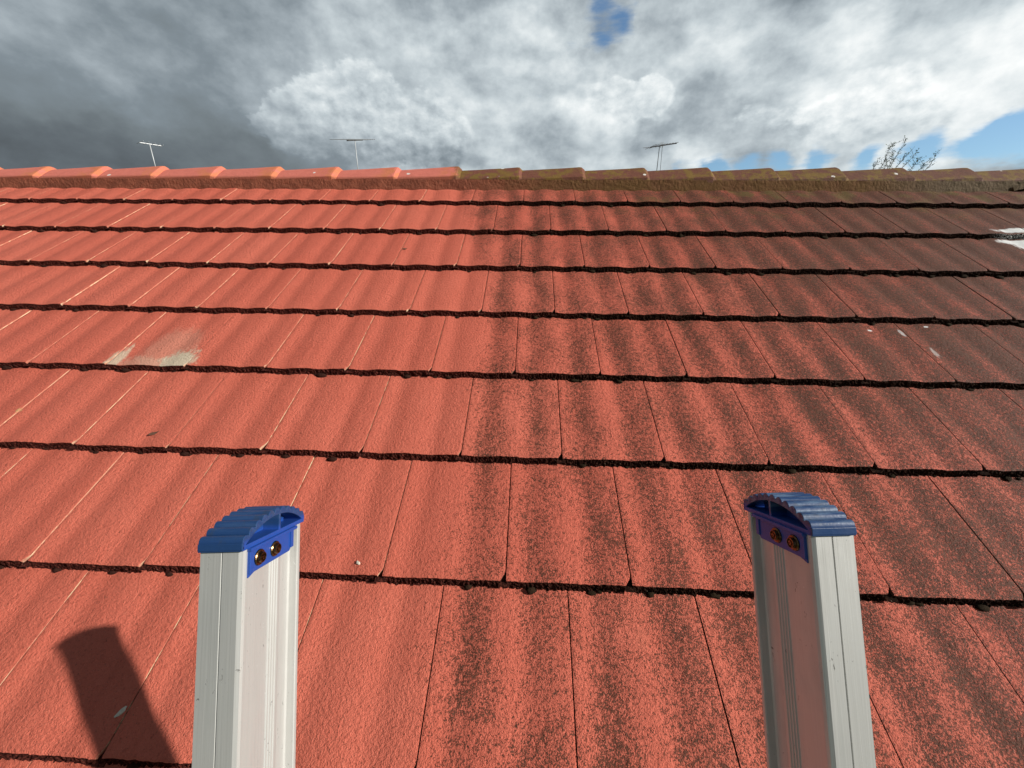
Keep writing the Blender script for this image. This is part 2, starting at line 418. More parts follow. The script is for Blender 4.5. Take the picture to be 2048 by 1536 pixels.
front = link('roof_slope', slope_mesh('front_slope', True, range(NR)), house, (), smooth=False)
place(front, ROOF_O, PITCH)
front['label'] = 'roof slope facing the ladder, salmon red paint left, dark lichen right'
back = link('roof_slope', slope_mesh('back_slope', False, range(NR)), house, (), smooth=False)
back.rotation_mode = 'XYZ'
# mirrored over the ridge: turn half round about Z, then pitch
bo = Vector((0, 2 * RIDGE_Y - ROOF_O.y, ROOF_O.z))
back.location = bo - HL; back.rotation_euler = (PITCH, 0, math.pi)

# ridge tiles
def ridge_material():
    m, g, b = material('ridge_tile_paint', .75, 0, .3)
    P = g.geo(); x, y, z = g.sep(P)
    L = g.obj(); lx, ly, lz = g.sep(L)
    nz = g.noise(P, 26, 5, .65); lo = g.noise(P, 6, 4, .6)
    c = g.mix(nz, (.55, .145, .105), (.72, .215, .160))
    # orange bare clay at the bell end of each tile
    en = g.mul(g.smooth(lx, .22, .37), g.smooth(g.noise(P, 17, 4), .40, .60))
    c = g.mix(g.mul(en, .70), c, (.60, .20, .075))
    # lower skirt is soiled
    lowr = g.smooth(lz, -.060, -.078)
    c = g.mix(g.mul(lowr, .72), c, g.mix(lo, (.20, .062, .035), (.33, .095, .05)))
    on = g.smooth(g.add(x, g.mul(g.sub(lo, .5), .3)), -.50, -.42)
    far = g.smooth(x, -.4, 2.2)
    brown = g.mix(g.noise(P, 60, 4, .7), (.040, .022, .013), (.19, .072, .042))
    c = g.mix(g.mul(on, g.add(.86, g.mul(far, .10))), c, brown)
    moss = g.smooth(g.add(g.mul(g.noise(P, 13, 4, .65), .75), g.mul(g.noise(P, 70, 3), .25)), .46, .57)
    c = g.mix(g.mul(on, g.mul(moss, .72)), c, g.mix(nz, (.115, .075, .012), (.27, .175, .028)))
    sp = g.smooth(g.voro(P, 75), .22, .12)
    c = g.mix(g.mul(g.mul(sp, on), .6), c, (.05, .035, .022))
    dr = g.mul(g.smooth(g.voro(P, 9), .115, .095), g.smooth(lz, -.075, -.06))
    c = g.mix(g.mul(dr, g.smooth(g.noise(P, 50, 3), .40, .46)), c, (.78, .75, .70))
    g.nt.links.new(c, b.inputs['Base Color'])
    g.nt.links.new(g.bump(g.add(g.noise(P, 130, 4, .7), g.mul(nz, .8)), .6, .005), b.inputs['Normal'])
    return m
M_RIDGE = ridge_material()
RP = .388; RAPEX = .495 + CAMZ
def ridge_profile(s, dz):
    # outer skin seen from the side of the ladder round to the back: (y, z) around the apex
    pts = [(-.128, -.124), (-.128, -.100), (-.126, -.074), (-.118, -.066), (-.075, -.036), (-.040, -.014), (-.018, -.003), (0, 0)]
    pts = pts + [(-y, z) for y, z in reversed(pts[:-1])]
    return [(y * s, z * s + dz) for y, z in pts]
def make_ridge(name, seed):
    rg = random.Random(seed); V = []; F = []
    st_ = [(0.0, .93, -.014), (.10, .95, -.009), (.20, .965, -.004), (.30, .98, .002), (.372, 1.0, .007), (.384, 1.0, .006), (.404, .925, -.010), (.406, .86, -.022)]
    n = None
    for x, s, dz in st_:
        pr = ridge_profile(s, dz)
        n = len(pr)
        for q, (y, z) in enumerate(pr):
            jx = 0 if x < .35 else .004 * noise.noise((y * 30, seed, 1))
            V.append((x + jx + rg.uniform(-.0006, .0006), y + rg.uniform(-.0008, .0008), z + rg.uniform(-.0006, .0006)))
    for a in range(len(st_) - 1):
        for q in range(n - 1): F.append((a * n + q, (a + 1) * n + q, (a + 1) * n + q + 1, a * n + q + 1))
    # inner skin
    b0 = len(V)
    for x, s, dz in (st_[0], st_[-1]):
        for y, z in ridge_profile(s * .86, dz - .012): V.append((x, y, z))
    for q in range(n - 1): F.append((b0 + q + 1, b0 + n + q + 1, b0 + n + q, b0 + q))
    for q in range(n - 1):
        F.append((q, q + 1, b0 + q + 1, b0 + q)); l = (len(st_) - 1) * n; F.append((l + q + 1, l + q, b0 + n + q, b0 + n + q + 1))
    me = bpy.data.meshes.new(name); me.from_pydata([(x, y, z) for x, y, z in V], [], F); me.update(); me.materials.append(M_RIDGE)
    me.polygons.foreach_set('use_smooth', [False] * len(me.polygons))
    return me
rme = [make_ridge('ridge_tile', k) for k in range(5)]
k = 0; x = -.469 - RP * 12
rg = random.Random(11)
while x < XR - .1:
    o = bpy.data.objects.new('ridge_tile', rme[k % 5]); C.objects.link(o); o.parent = house
    o.location = Vector((x - .376, RIDGE_Y + rg.uniform(-.003, .003), RAPEX - .006 + rg.uniform(-.0025, .0025))) - HL
    o.rotation_euler = (0, rg.uniform(-.004, .004), rg.uniform(-.006, .006))
    o['label'] = 'clean salmon ridge tile with orange end' if x < -.4 else 'mossy brown ridge tile'
    k += 1; x += RP

# mortar bedding under the ridge tiles, following the rolls; it has fallen out in an arch at the right
def mortar_material():
    m, g, b = material('ridge_mortar', .92, 0, .15)
    P = g.geo(); x, y, z = g.sep(P)
    a = g.noise(P, 70, 5, .7); lo = g.noise(P, 9, 4, .6)
    c = g.mix(a, (.18, .060, .036), (.35, .115, .066))
    c = g.mix(g.mul(g.smooth(lo, .45, .6), .45), c, (.13, .045, .028))
    on = g.smooth(x, -.5, .3)
    c2 = g.mix(lo, g.mix(a, (.055, .030, .018), (.17, .075, .045)), (.13, .085, .022))
    c = g.mix(g.mul(on, .85), c, c2)
    gy = g.smooth(x, 1.9, 2.5)
    c = g.mix(g.mul(gy, .55), c, g.mix(a, (.08, .07, .05), (.20, .18, .13)))
    g.nt.links.new(c, b.inputs['Base Color'])
    g.nt.links.new(g.bump(g.add(a, g.mul(lo, 1.5)), .9, .008), b.inputs['Normal'])
    return m
M_MORTAR = mortar_material()
V = []; F = []
N = 1400; yb = RIDGE_Y - .128; zt = RAPEX - .090
ncol = 5
for q in range(N + 1):
    x = XL + (XR - XL) * q / N
    for s in range(ncol):
        f = s / (ncol - 1)
        zb = ROOF_O.z + (yb - .006 - ROOF_O.y) * math.tan(PITCH) + wave(x) / math.cos(PITCH) - .022
        zz = zt + (zb - zt) * f
        arch = 0
        if 2.80 < x < 3.32: arch = .062 * math.sqrt(max(0, 1 - ((x - 3.06) / .26) ** 2))
        zz = max(zz, zb + min(arch + (0 if arch == 0 else .012), zt - zb - .004)) if arch else zz
        yy = yb - .002 - .010 * f + .003 * noise.noise((x * 14, s, 3)) + .0016 * noise.noise((x * 70, s * 2, 8))
        V.append((x, yy, zz))
for q in range(N):
    for s in range(ncol - 1):
        a = q * ncol + s; F.append((a, a + 1, a + ncol + 1, a + ncol))
mo = mesh('ridge_mortar', [Vector(p) - HL for p in V], F, house, (M_MORTAR,))
md = mo.modifiers.new('solid', 'SOLIDIFY'); md.thickness = .03; md.offset = 1 if False else -1
# the same bedding on the far side
mo2 = mesh('ridge_mortar', [Vector((x, 2 * RIDGE_Y - y, z)) - HL for x, y, z in V], [tuple(reversed(f)) for f in F], house, (M_MORTAR,))

# moss and grit cushions caught under the tile noses
def moss_material():
    m, g, b = material('moss_cushion', .95, 0, .1)
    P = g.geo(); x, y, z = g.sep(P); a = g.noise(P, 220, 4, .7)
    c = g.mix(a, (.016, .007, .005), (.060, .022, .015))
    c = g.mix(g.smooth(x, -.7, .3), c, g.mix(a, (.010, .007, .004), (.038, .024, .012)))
    g.nt.links.new(c, b.inputs['Base Color']); g.nt.links.new(g.bump(a, 1, .004), b.inputs['Normal']); return m
M_MOSS = moss_material()
bm = bmesh.new(); rg = random.Random(5)
ROT = Matrix.Rotation(PITCH, 3, 'X')
for j in range(1, NR):
    v0 = V_EAVE + j * GA
    i = int(XL / .15)
    while i * .15 < XR:
        u = U0 + .18 * .3 + i * .15; i += 1
        # thicker clumps near the ladder, thinner higher up
        for rep in range(3):
            pr = (.55, .35, .2)[rep]
            if rg.random() > pr: continue
            uu = u + rg.gauss(0, .012 if rep == 0 else .035)
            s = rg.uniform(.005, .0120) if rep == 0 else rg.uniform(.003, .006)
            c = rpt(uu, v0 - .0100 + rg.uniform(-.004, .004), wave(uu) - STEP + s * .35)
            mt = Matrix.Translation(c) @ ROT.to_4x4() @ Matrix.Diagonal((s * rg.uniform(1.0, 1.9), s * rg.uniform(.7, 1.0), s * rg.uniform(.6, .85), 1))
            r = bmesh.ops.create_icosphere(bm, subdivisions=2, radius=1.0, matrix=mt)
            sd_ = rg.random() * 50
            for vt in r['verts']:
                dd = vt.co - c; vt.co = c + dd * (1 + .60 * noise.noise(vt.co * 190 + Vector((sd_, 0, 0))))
for vt in bm.verts: vt.co -= HL
me = bpy.data.meshes.new('moss'); bm.to_mesh(me); bm.free()
ms = link('moss', me, house, (M_MOSS,)); tag(ms, kind='stuff')

# walls, fascia, gutter
M_BRICK, g, b = material('cream_brick_wall', .85)
bt = g._n('ShaderNodeTexBrick'); g._in(bt.inputs['Vector'], g.geo()); bt.inputs['Scale'].default_value = 4.2
bt.inputs['Color1'].default_value = (.42, .30, .20, 1); bt.inputs['Color2'].default_value = (.35, .24, .16, 1); bt.inputs['Mortar'].default_value = (.45, .42, .38, 1)
g.nt.links.new(bt.outputs[0], b.inputs['Base Color'])
M_METAL_W, g, b = material('painted_gutter', .45, 0, .5); b.inputs['Base Color'].default_value = (.55, .50, .42, 1)
ye = rpt(0, V_EAVE).y; ze = rpt(0, V_EAVE).z
y0w, y1w, xw0, xw1 = ye + .5, 2 * RIDGE_Y - ye - .5, XL + .35, XR - .35
zw = ze - .05
def prism_wall():
    V = []; F = []; th = .12
    zr = zw + (RIDGE_Y - y0w) * math.tan(PITCH) + .10
    for ins in (0, th):
        for x in (xw0 + ins, xw1 - ins):
            V += [(x, y0w + ins, 0), (x, y1w - ins, 0), (x, y1w - ins, zw), (x, RIDGE_Y, zr), (x, y0w + ins, zw)]
    F += [(0, 1, 2, 3, 4), (9, 8, 7, 6, 5), (0, 4, 9, 5), (1, 6, 7, 2)]
    F += [(10, 14, 13, 12, 11), (15, 16, 17, 18, 19), (10, 15, 19, 14), (11, 12, 17, 16)]
    return [Vector(p) - HL for p in V], F
V, F = prism_wall(); mesh('wall', V, F, house, (M_BRICK,))
for sgn in (-1, 1):
    mb = MB(); yc = RIDGE_Y + sgn * (RIDGE_Y - ye - .045)
    mb.box((0, yc, ze - .12), (XR - .02, .012, .09))
    f = mb.build('fascia', house, (M_METAL_W,)); place(f)
    V = []; F = []; prof = [(.0, .05), (.0, -.055), (-.03, -.07), (-.085, -.07), (-.112, -.045), (-.115, .035), (-.106, .042), (-.100, .035), (-.098, -.040), (-.08, -.055), (-.034, -.055), (-.012, -.046), (-.012, .05)]
    for x in (XL + .02, XR - .02):
        for y, z in prof: V.append(Vector((x, RIDGE_Y + sgn * (RIDGE_Y - ye - .028 - y), ze - .075 + z)))
    n = len(prof)
    for q in range(n): F.append((q, (q + 1) % n, n + (q + 1) % n, n + q) if sgn < 0 else (n + q, n + (q + 1) % n, (q + 1) % n, q))
    F += [tuple(range(n)), tuple(n + q for q in range(n))]
    f = mesh('gutter', V, F, house, (M_METAL_W,)); place(f)
mb = MB(); mb.box((0, ye + .26, zw - .02), (XR - .36, .25, .006)); s_ = mb.build('soffit', house, (M_METAL_W,)); place(s_)

# ------------------------------------------------------------------ ground
M_GRASS, g, b = material('ground_lawn', .95, 0, .1)
P = g.geo(); c = g.mix(g.noise(P, 1.3, 5, .6), (.045, .075, .022), (.10, .105, .045)); g.nt.links.new(c, b.inputs['Base Color'])
g.nt.links.new(g.bump(g.noise(P, 25, 4), .6, .05), b.inputs['Normal'])
gr = mesh('ground', [(-1500, -1500, 0), (1500, -1500, 0), (1500, 1500, 0), (-1500, 1500, 0)], [(0, 1, 2, 3)], None, (M_GRASS,)); tag(gr, kind='structure')
M_CONC, g, b = material('concrete_path', .9); P = g.geo()
g.nt.links.new(g.mix(g.noise(P, 12, 5), (.27, .26, .24), (.38, .36, .33)), b.inputs['Base Color'])
mb = MB(); mb.box((0, -1.1, .02), (5.2, 1.1, .02)); pa = mb.build('path', None, (M_CONC,)); tag(pa, kind='structure')
# ------------------------------------------------------------------ ladder
LX = Vector((.998, .052, .032)); LD = Vector((-.051, .402, .914)).normalized()
LX = (LX - LD * LX.dot(LD)).normalized(); LN = LD.cross(LX).normalized()
LO = Vector((.0032, .2062, -.1783 + CAMZ)); LS = .42; LWD = .0274; LDP = .0697
LEN = LO.z / LD.z - .01
ladder = thing('ladder', 'aluminium ladder with two upright stiles and blue ribbed end caps leaning against the gutter', 'ladder', LO - LD * LEN)
ladder.matrix_world = Matrix.Translation(LO - LD * LEN) @ Matrix((LX, LN, LD)).transposed().to_4x4()
# ladder coordinates: x along the rungs, y away from the camera, z up the stile (top at LEN)
def alu_material():
    m, g, b = material('extruded_aluminium', .42, .62, .5)
    P = g.obj(); x, y, z = g.sep(P)
    Q = g.v('MULTIPLY', P, (1, 1, .015)); s1 = g.noise(Q, 900, 3, .6); s2 = g.noise(Q, 150, 3, .6)
    lo = g.noise(g.v('MULTIPLY', P, (1, 1, .35)), 28, 5, .6)
    c = g.mix(s1, (.54, .535, .515), (.64, .635, .61))
    c = g.mix(g.mul(g.smooth(lo, .42, .70), .35), c, (.38, .37, .34))
    # scuffs and small dark nicks
    sc1 = g.smooth(g.noise(g.v('MULTIPLY', P, (1, 1, .45)), 330, 3, .7, .8), .655, .69)
    c = g.mix(g.mul(g.mul(sc1, g.smooth(g.noise(P, 31, 2), .48, .60)), .75), c, (.12, .11, .10))
    an = g.v('ADD', g.v('MULTIPLY', P, (1, 1, 1)), (0, 0, 0))
    scr = g.noise(g.v('MULTIPLY', g.xyz(g.add(x, g.mul(z, .55)), y, g.sub(z, x)), (900, 900, 26)), 1.0, 2, .5)
    c = g.mix(g.mul(g.smooth(scr, .72, .76), g.mul(g.smooth(g.noise(P, 24, 2), .5, .6), .6)), c, (.95, .95, .95))
    g.nt.links.new(c, b.inputs['Base Color'])
    g.nt.links.new(g.add(.60, g.add(g.mul(g.smooth(lo, .35, .7), .16), g.mul(s2, .06))), b.inputs['Roughness'])
    g.nt.links.new(g.bump(g.add(g.mul(s1, .6), s2), .25, .0006), b.inputs['Normal'])
    return m
M_ALU = alu_material()
w_, d_ = LWD, LDP
half = [(0, 0), (w_ * .5 - .0004, 0), (w_ * .5 - .0001, .0007), (w_ * .5 + .0003, .0007), (w_ * .5 + .0006, 0), (w_ - .0030, 0), (w_ - .0006, .0010), (w_, .0030), (w_, .0044), (w_ - .0014, .0050),
        (w_ - .0014, .0290)]
for q in range(4):
    b0 = .0300 + q * .0030
    half += [(w_ - .0014, b0), (w_ - .0006, b0 + .0005), (w_ - .0006, b0 + .0011), (w_ - .0014, b0 + .0016)]
half += [(w_ - .0014, .0425), (w_ - .0020, .0445), (w_ - .0034, .0465), (w_ - .0052, .0480), (w_ - .0060, .0500), (w_ - .0060, .0615), (w_ - .0052, .0630), (w_ - .0004, .0640), (w_ + .0004, .0646), (w_ + .0004, .0656),
         (w_ - .0004, .0660), (w_ - .0004, d_ - .0010), (w_ - .0014, d_), (0, d_)]
def stile(side):
    V = []; F = []; n = len(half)
    zs = [0, LEN * .5, LEN - .6, LEN]
    for z in zs:
        for i, b_ in half: V.append((side * (LS / 2 - i), b_, z))
    for a in range(len(zs) - 1):
        for q in range(n):
            f = (a * n + q, a * n + (q + 1) % n, (a + 1) * n + (q + 1) % n, (a + 1) * n + q)
            F.append(f if side < 0 else tuple(reversed(f)))
    l = (len(zs) - 1) * n
    F.append(tuple(reversed(range(n))) if side < 0 else tuple(range(n)))
    F.append(tuple(l + q for q in range(n)) if side < 0 else tuple(l + q for q in reversed(range(n))))
    o = mesh('stile', V, F, ladder, (M_ALU,)); return o
for s in (-1, 1): stile(s)['label'] = 'left stile, its inner face in sun' if s < 0 else 'right stile, its inner face in shade'

def plastic_material():
    m, g, b = material('blue_moulded_plastic', .38, 0, .5)
    P = g.obj(); x, y, z = g.sep(P)
    c = g.mix(g.noise(P, 60, 4), (.012, .055, .27), (.018, .075, .34))
    # chalky wear and painted highlights on the ribs of the upper face
    wr = g.mul(g.smooth(g.noise(g.v('MULTIPLY', P, (.12, 1, 1)), 330, 4, .7), .42, .66), g.smooth(z, LEN + .005, LEN + .011))
    gm = g.m('MAXIMUM', g.smooth(z, LEN + .003, LEN + .0075), g.smooth(y, .0, -.002))  # top and front darkened in the colour: grime with painted shade
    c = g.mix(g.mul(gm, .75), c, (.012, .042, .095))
    c = g.mix(g.mul(wr, g.smooth(x, -.01, .01, .06, .38)), c, (.26, .38, .50))
    dk = g.mul(g.smooth(g.noise(P, 120, 4, .7), .52, .68), g.smooth(z, LEN + .002, LEN + .008))
    c = g.mix(g.mul(dk, .5), c, (.030, .045, .075))
    g.nt.links.new(c, b.inputs['Base Color'])
    g.nt.links.new(g.add(.30, g.mul(g.noise(P, 90, 3), .22)), b.inputs['Roughness'])
    g.nt.links.new(g.bump(g.noise(P, 300, 3), .25, .0006), b.inputs['Normal']); return m
M_BLUE = plastic_material()
M_RIV, g, b = material('bronzed_rivet', .32, 1.0, .5)
P = g.obj(); g.nt.links.new(g.mix(g.smooth(g.noise(P, 600, 3), .42, .6), (.26, .16, .08), (.10, .055, .03)), b.inputs['Base Color'])

def end_cap(side):
    # closed outline in (y, z), z from the stile top; ribbed bow on top, chord below, with an opening between
    xo, xi = side * (LS / 2 + .0004), side * (LS / 2 - LWD - .0008)
    y0, y1 = -.0016, LDP + .0020; zc = LEN
    NRB = 11; per = 12
    yc = (y0 + y1) / 2; hw = (y1 - y0) / 2; rise = .0122; base = .0040
    Rr = (hw * hw + rise * rise) / (2 * rise); cz = base + rise - Rr
    a0 = math.asin(hw / Rr)
    outer = []; inner = []
    for q in range(NRB * per + 1):
        f = q / (NRB * per); a = -a0 + 2 * a0 * f
        h = abs(math.sin(math.pi * f * NRB)) ** .7 * .0030
        outer.append((yc + math.sin(a) * (Rr + h), cz + math.cos(a) * (Rr + h)))
        inner.append((yc + math.sin(a) * (Rr - .0022) * .985, cz + math.cos(a) * (Rr - .0022)))
    V = []; F = []
    n = len(outer)
    def ex(pts):                                       # extrude a ring between xo and xi
        b0 = len(V)
        for X in (xo, xi):
            for y, z in pts: V.append((X, y, zc + z))
        return b0
    bo_ = ex(outer); bi_ = ex(inner)
    for q in range(n - 1):
        F.append((bo_ + q, bo_ + q + 1, bo_ + n + q + 1, bo_ + n + q)); F.append((bi_ + q, bi_ + n + q, bi_ + n + q + 1, bi_ + q + 1))
        F.append((bo_ + q, bi_ + q, bi_ + q + 1, bo_ + q + 1)); F.append((bo_ + n + q, bo_ + n + q + 1, bi_ + n + q + 1, bi_ + n + q))
    for e in (0, n - 1): F.append((bo_ + e, bo_ + n + e, bi_ + n + e, bi_ + e))
    mb = MB(); xm = (xo + xi) / 2; hx = abs(xo - xi) / 2
    mb.V = [Vector(p) for p in V]; mb.F = F; mb.M = [0] * len(F)
    mb.box((xm, yc, zc + .0013), (hx, hw + .0004, .0016))                                # chord
    mb.box((xm, y0 + .0004, zc + .0028), (hx, .0012, .0022)); mb.box((xm, y1 - .0004, zc + .0028), (hx, .0012, .0022))   # ends
    mb.box((xm, yc + .004, zc + .0085), (hx - .0004, .0011, .0065))                      # middle rib
    mb.box((xm - side * .001, yc, zc + .0065), (.0010, hw * .80, .0050))                 # web inside the opening
    # side plates, one on the inner web and one outside
    for xx in (side * (LS / 2 - LWD + .0002), side * (LS / 2 + .0006)):
        inner_p = abs(xx) < LS / 2 - .01
        yy0, yy1 = .0042, .0555; zz = -.0170
        ring = [(yy0, .0), (yy0, zz - .002), (yy0 + .006, zz), (yy1 - .004, zz), (yy1, zz + .004), (yy1, 0)]
        b0 = len(mb.V); hh = .0011
        for X in (xx - hh, xx + hh):
            for y, z in ring: mb.V.append(Vector((X, y, zc + z)))
        m_ = len(ring)
        mb.F.append(tuple(b0 + q for q in range(m_))); mb.M.append(0)
        mb.F.append(tuple(b0 + m_ + q for q in reversed(range(m_)))); mb.M.append(0)
        for q in range(m_): mb.F.append((b0 + q, b0 + (q + 1) % m_, b0 + m_ + (q + 1) % m_, b0 + m_ + q)); mb.M.append(0)
        if inner_p:
            xp = xx - side * .0013
            mb.box((xp, yy0 + .0020, zc - .0090), (.0008, .0020, .0075)); mb.box((xp, yy1 - .0018, zc - .0085), (.0008, .0018, .0062))
            mb.box((xp - side * .0004, yc - .004, zc - .0010), (.0016, .0275, .0011))
    o = mb.build('end_cap', ladder, (M_BLUE,)); bevel(o, .0004, 2, 50)
    bmx = bmesh.new(); bmx.from_mesh(o.data); bmesh.ops.recalc_face_normals(bmx, faces=bmx.faces); bmx.to_mesh(o.data); bmx.free()
    for ry in (.0150, .0325):
        prof = [(0, .0046), (.0013, .0050), (.0016, .0034), (.0024, .0034), (.0028, .0048), (.0033, .0046), (.0037, .0018), (.0047, .0020), (.0052, .0012), (.0054, 0)]
        V2 = []; F2 = []; ns = 24
        x0 = side * (LS / 2 - LWD + .0002) - side * .0010
        for rr, hh in prof:
            for k_ in range(ns):
                an = 2 * math.pi * k_ / ns
                V2.append((x0 - side * hh * .66, ry + rr * math.cos(an), zc - .0092 + rr * math.sin(an)))
        for a in range(len(prof) - 1):
            for k_ in range(ns): F2.append((a * ns + k_, a * ns + (k_ + 1) % ns, (a + 1) * ns + (k_ + 1) % ns, (a + 1) * ns + k_))
        F2.append(tuple(range(1, ns)) ) if False else None
        r_ = mesh('rivet', V2, F2, o, (M_RIV,), smooth=False)
        bmx = bmesh.new(); bmx.from_mesh(r_.data); bmesh.ops.remove_doubles(bmx, verts=bmx.verts, dist=1e-6); bmesh.ops.recalc_face_normals(bmx, faces=bmx.faces); bmx.to_mesh(r_.data); bmx.free()
    o['label'] = 'blue ribbed cap on the left stile, shiny in sun' if side < 0 else 'blue ribbed cap on the right stile, chalky with wear and painted highlights'
for s in (-1, 1): end_cap(s)
# rungs, the first one out of the picture
z = LEN - .34
while z > .2:
    mb = MB(); mb.tube([(-LS / 2 + .02, .033, z), (LS / 2 - .02, .033, z)], .0155, 16); mb.build('rung', ladder, (M_ALU,)); z -= .29
for s in (-1, 1):
    mb = MB(); mb.box((s * (LS / 2 - LWD / 2), LDP / 2, .02), (LWD / 2 + .004, LDP / 2 + .006, .03)); f = mb.build('foot', ladder, (M_BLUE,)); bevel(f, .004)

# ------------------------------------------------------------------ small things lying on the roof
M_LEAF, g, b = material('dry_leaf', .85); P = g.obj(); g.nt.links.new(g.mix(g.noise(P, 200, 3), (.075, .032, .018), (.16, .075, .04)), b.inputs['Base Color'])
M_CHIP, g, b = material('pale_chip', .8); P = g.obj(); g.nt.links.new(g.mix(g.noise(P, 300, 3), (.75, .72, .62), (.45, .36, .26)), b.inputs['Base Color'])
def surf(u, v):
    t = (v - V_EAVE) % GA; return wave(u) - STEP * t / GA
def leaf(u, v, L, Wd, ang, label):
    V = []; F = []; n = 10
    for i in range(n + 1):
        f = i / n; ww = Wd * math.sin(math.pi * min(1, f * 1.04) ** .8) ** .8 if f < .96 else 0
        for s in (-1, 0, 1): V.append((L * (f - .5), s * ww * .5, .0016 + .0018 * abs(s) * (1 + .6 * math.sin(7 * f)) + .0025 * (f - .5) ** 2 * 4))
    for i in range(n):
        for s in range(2): a = i * 3 + s; F.append((a, a + 1, a + 4, a + 3))
    o = mesh('dry_leaf', V, F, None, (M_LEAF,), True)
    md = o.modifiers.new('solid', 'SOLIDIFY'); md.thickness = .0006
    o.matrix_world = Matrix.Translation(rpt(u, v, surf(u, v))) @ Matrix.Rotation(PITCH, 4, 'X') @ Matrix.Rotation(ang, 4, 'Z')
    tag(o, label, 'leaf')
leaf(-1.168, .650, .030, .011, R(28), 'small dry brown leaf on a salmon tile below the pale worn tile')
leaf(-.619, 1.773, .020, .012, R(8), 'tiny dark leaf lying higher up the roof, just left of the lichen')
def chip(name, u, v, s, label, cat, seed):
    bmx = bmesh.new(); bmesh.ops.create_icosphere(bmx, subdivisions=2, radius=1)
    for vt in bmx.verts: vt.co = Vector((vt.co.x * s[0], vt.co.y * s[1], vt.co.z * s[2])) * (1 + .5 * noise.noise(vt.co * 1.7 + Vector((seed, 0, 0))))
    me = bpy.data.meshes.new(name); bmx.to_mesh(me); bmx.free()
    o = link(name, me, None, (M_CHIP,), False)
    o.matrix_world = Matrix.Translation(rpt(u, v, surf(u, v) + s[2] * .6)) @ Matrix.Rotation(PITCH, 4, 'X') @ Matrix.Rotation(R(-35), 4, 'Z')
    tag(o, label, cat)
chip('mortar_chip', -.406, .290, (.0065, .0038, .002), 'pale chip of mortar on the red tile to the right of the left stile', 'chip', 3)
chip('feather_tuft', -.800, -.010, (.0045, .011, .002), 'pale tuft of down caught at a tile joint in the ladder shadow', 'feather', 9)

# ------------------------------------------------------------------ neighbours' roofs and their aerials, beyond the ridge
M_NROOF, g, b = material('neighbour_roof', .8); P = g.geo()
g.nt.links.new(g.mix(g.smooth(g.m('SINE', g.mul(g.sep(P)[1], 19)), -.2, .3), (.10, .055, .045), (.20, .11, .085)), b.inputs['Base Color'])
M_NWALL, g, b = material('neighbour_wall', .85); P = g.geo(); g.nt.links.new(g.mix(g.noise(P, 8, 4), (.44, .36, .27), (.52, .44, .34)), b.inputs['Base Color'])
M_GLASS, g, b = material('window_glass', .08, 0, .6, (.03, .04, .05))
def neighbour(cx, cy, hx, hy, zr, label):
    t = thing('neighbour_house', label, 'house', (cx, cy, 0)); ze_ = zr - hy * math.tan(R(24))
    mb = MB(); mb.box((0, 0, ze_ / 2), (hx - .5, hy - .5, ze_ / 2)); mb.build('wall', t, (M_NWALL,))
    V = [(-hx, -hy, ze_), (hx, -hy, ze_), (hx, hy, ze_), (-hx, hy, ze_), (-hx + hy, 0, zr), (hx - hy, 0, zr)]
    V += [(x, y, z - .12) for x, y, z in V[:4]]
    mesh('roof', V, [(0, 1, 5, 4), (1, 2, 5), (2, 3, 4, 5), (3, 0, 4), (0, 6, 7, 1), (1, 7, 8, 2), (2, 8, 9, 3), (3, 9, 6, 0), (9, 8, 7, 6)], t, (M_NROOF,))
    for k_ in (-.5, .5):
        mb = MB(); mb.box((k_ * hx, -hy + .495, 1.5), (.8, .03, .6)); mb.build('window', t, (M_GLASS,))
neighbour(-14.5, 18, 7.5, 4.5, 5.1, 'low brown roofed neighbouring house behind the left end of the ridge')
neighbour(1.5, 17.5, 7.0, 4.5, 5.2, 'low brown roofed neighbouring house behind the middle of the ridge')

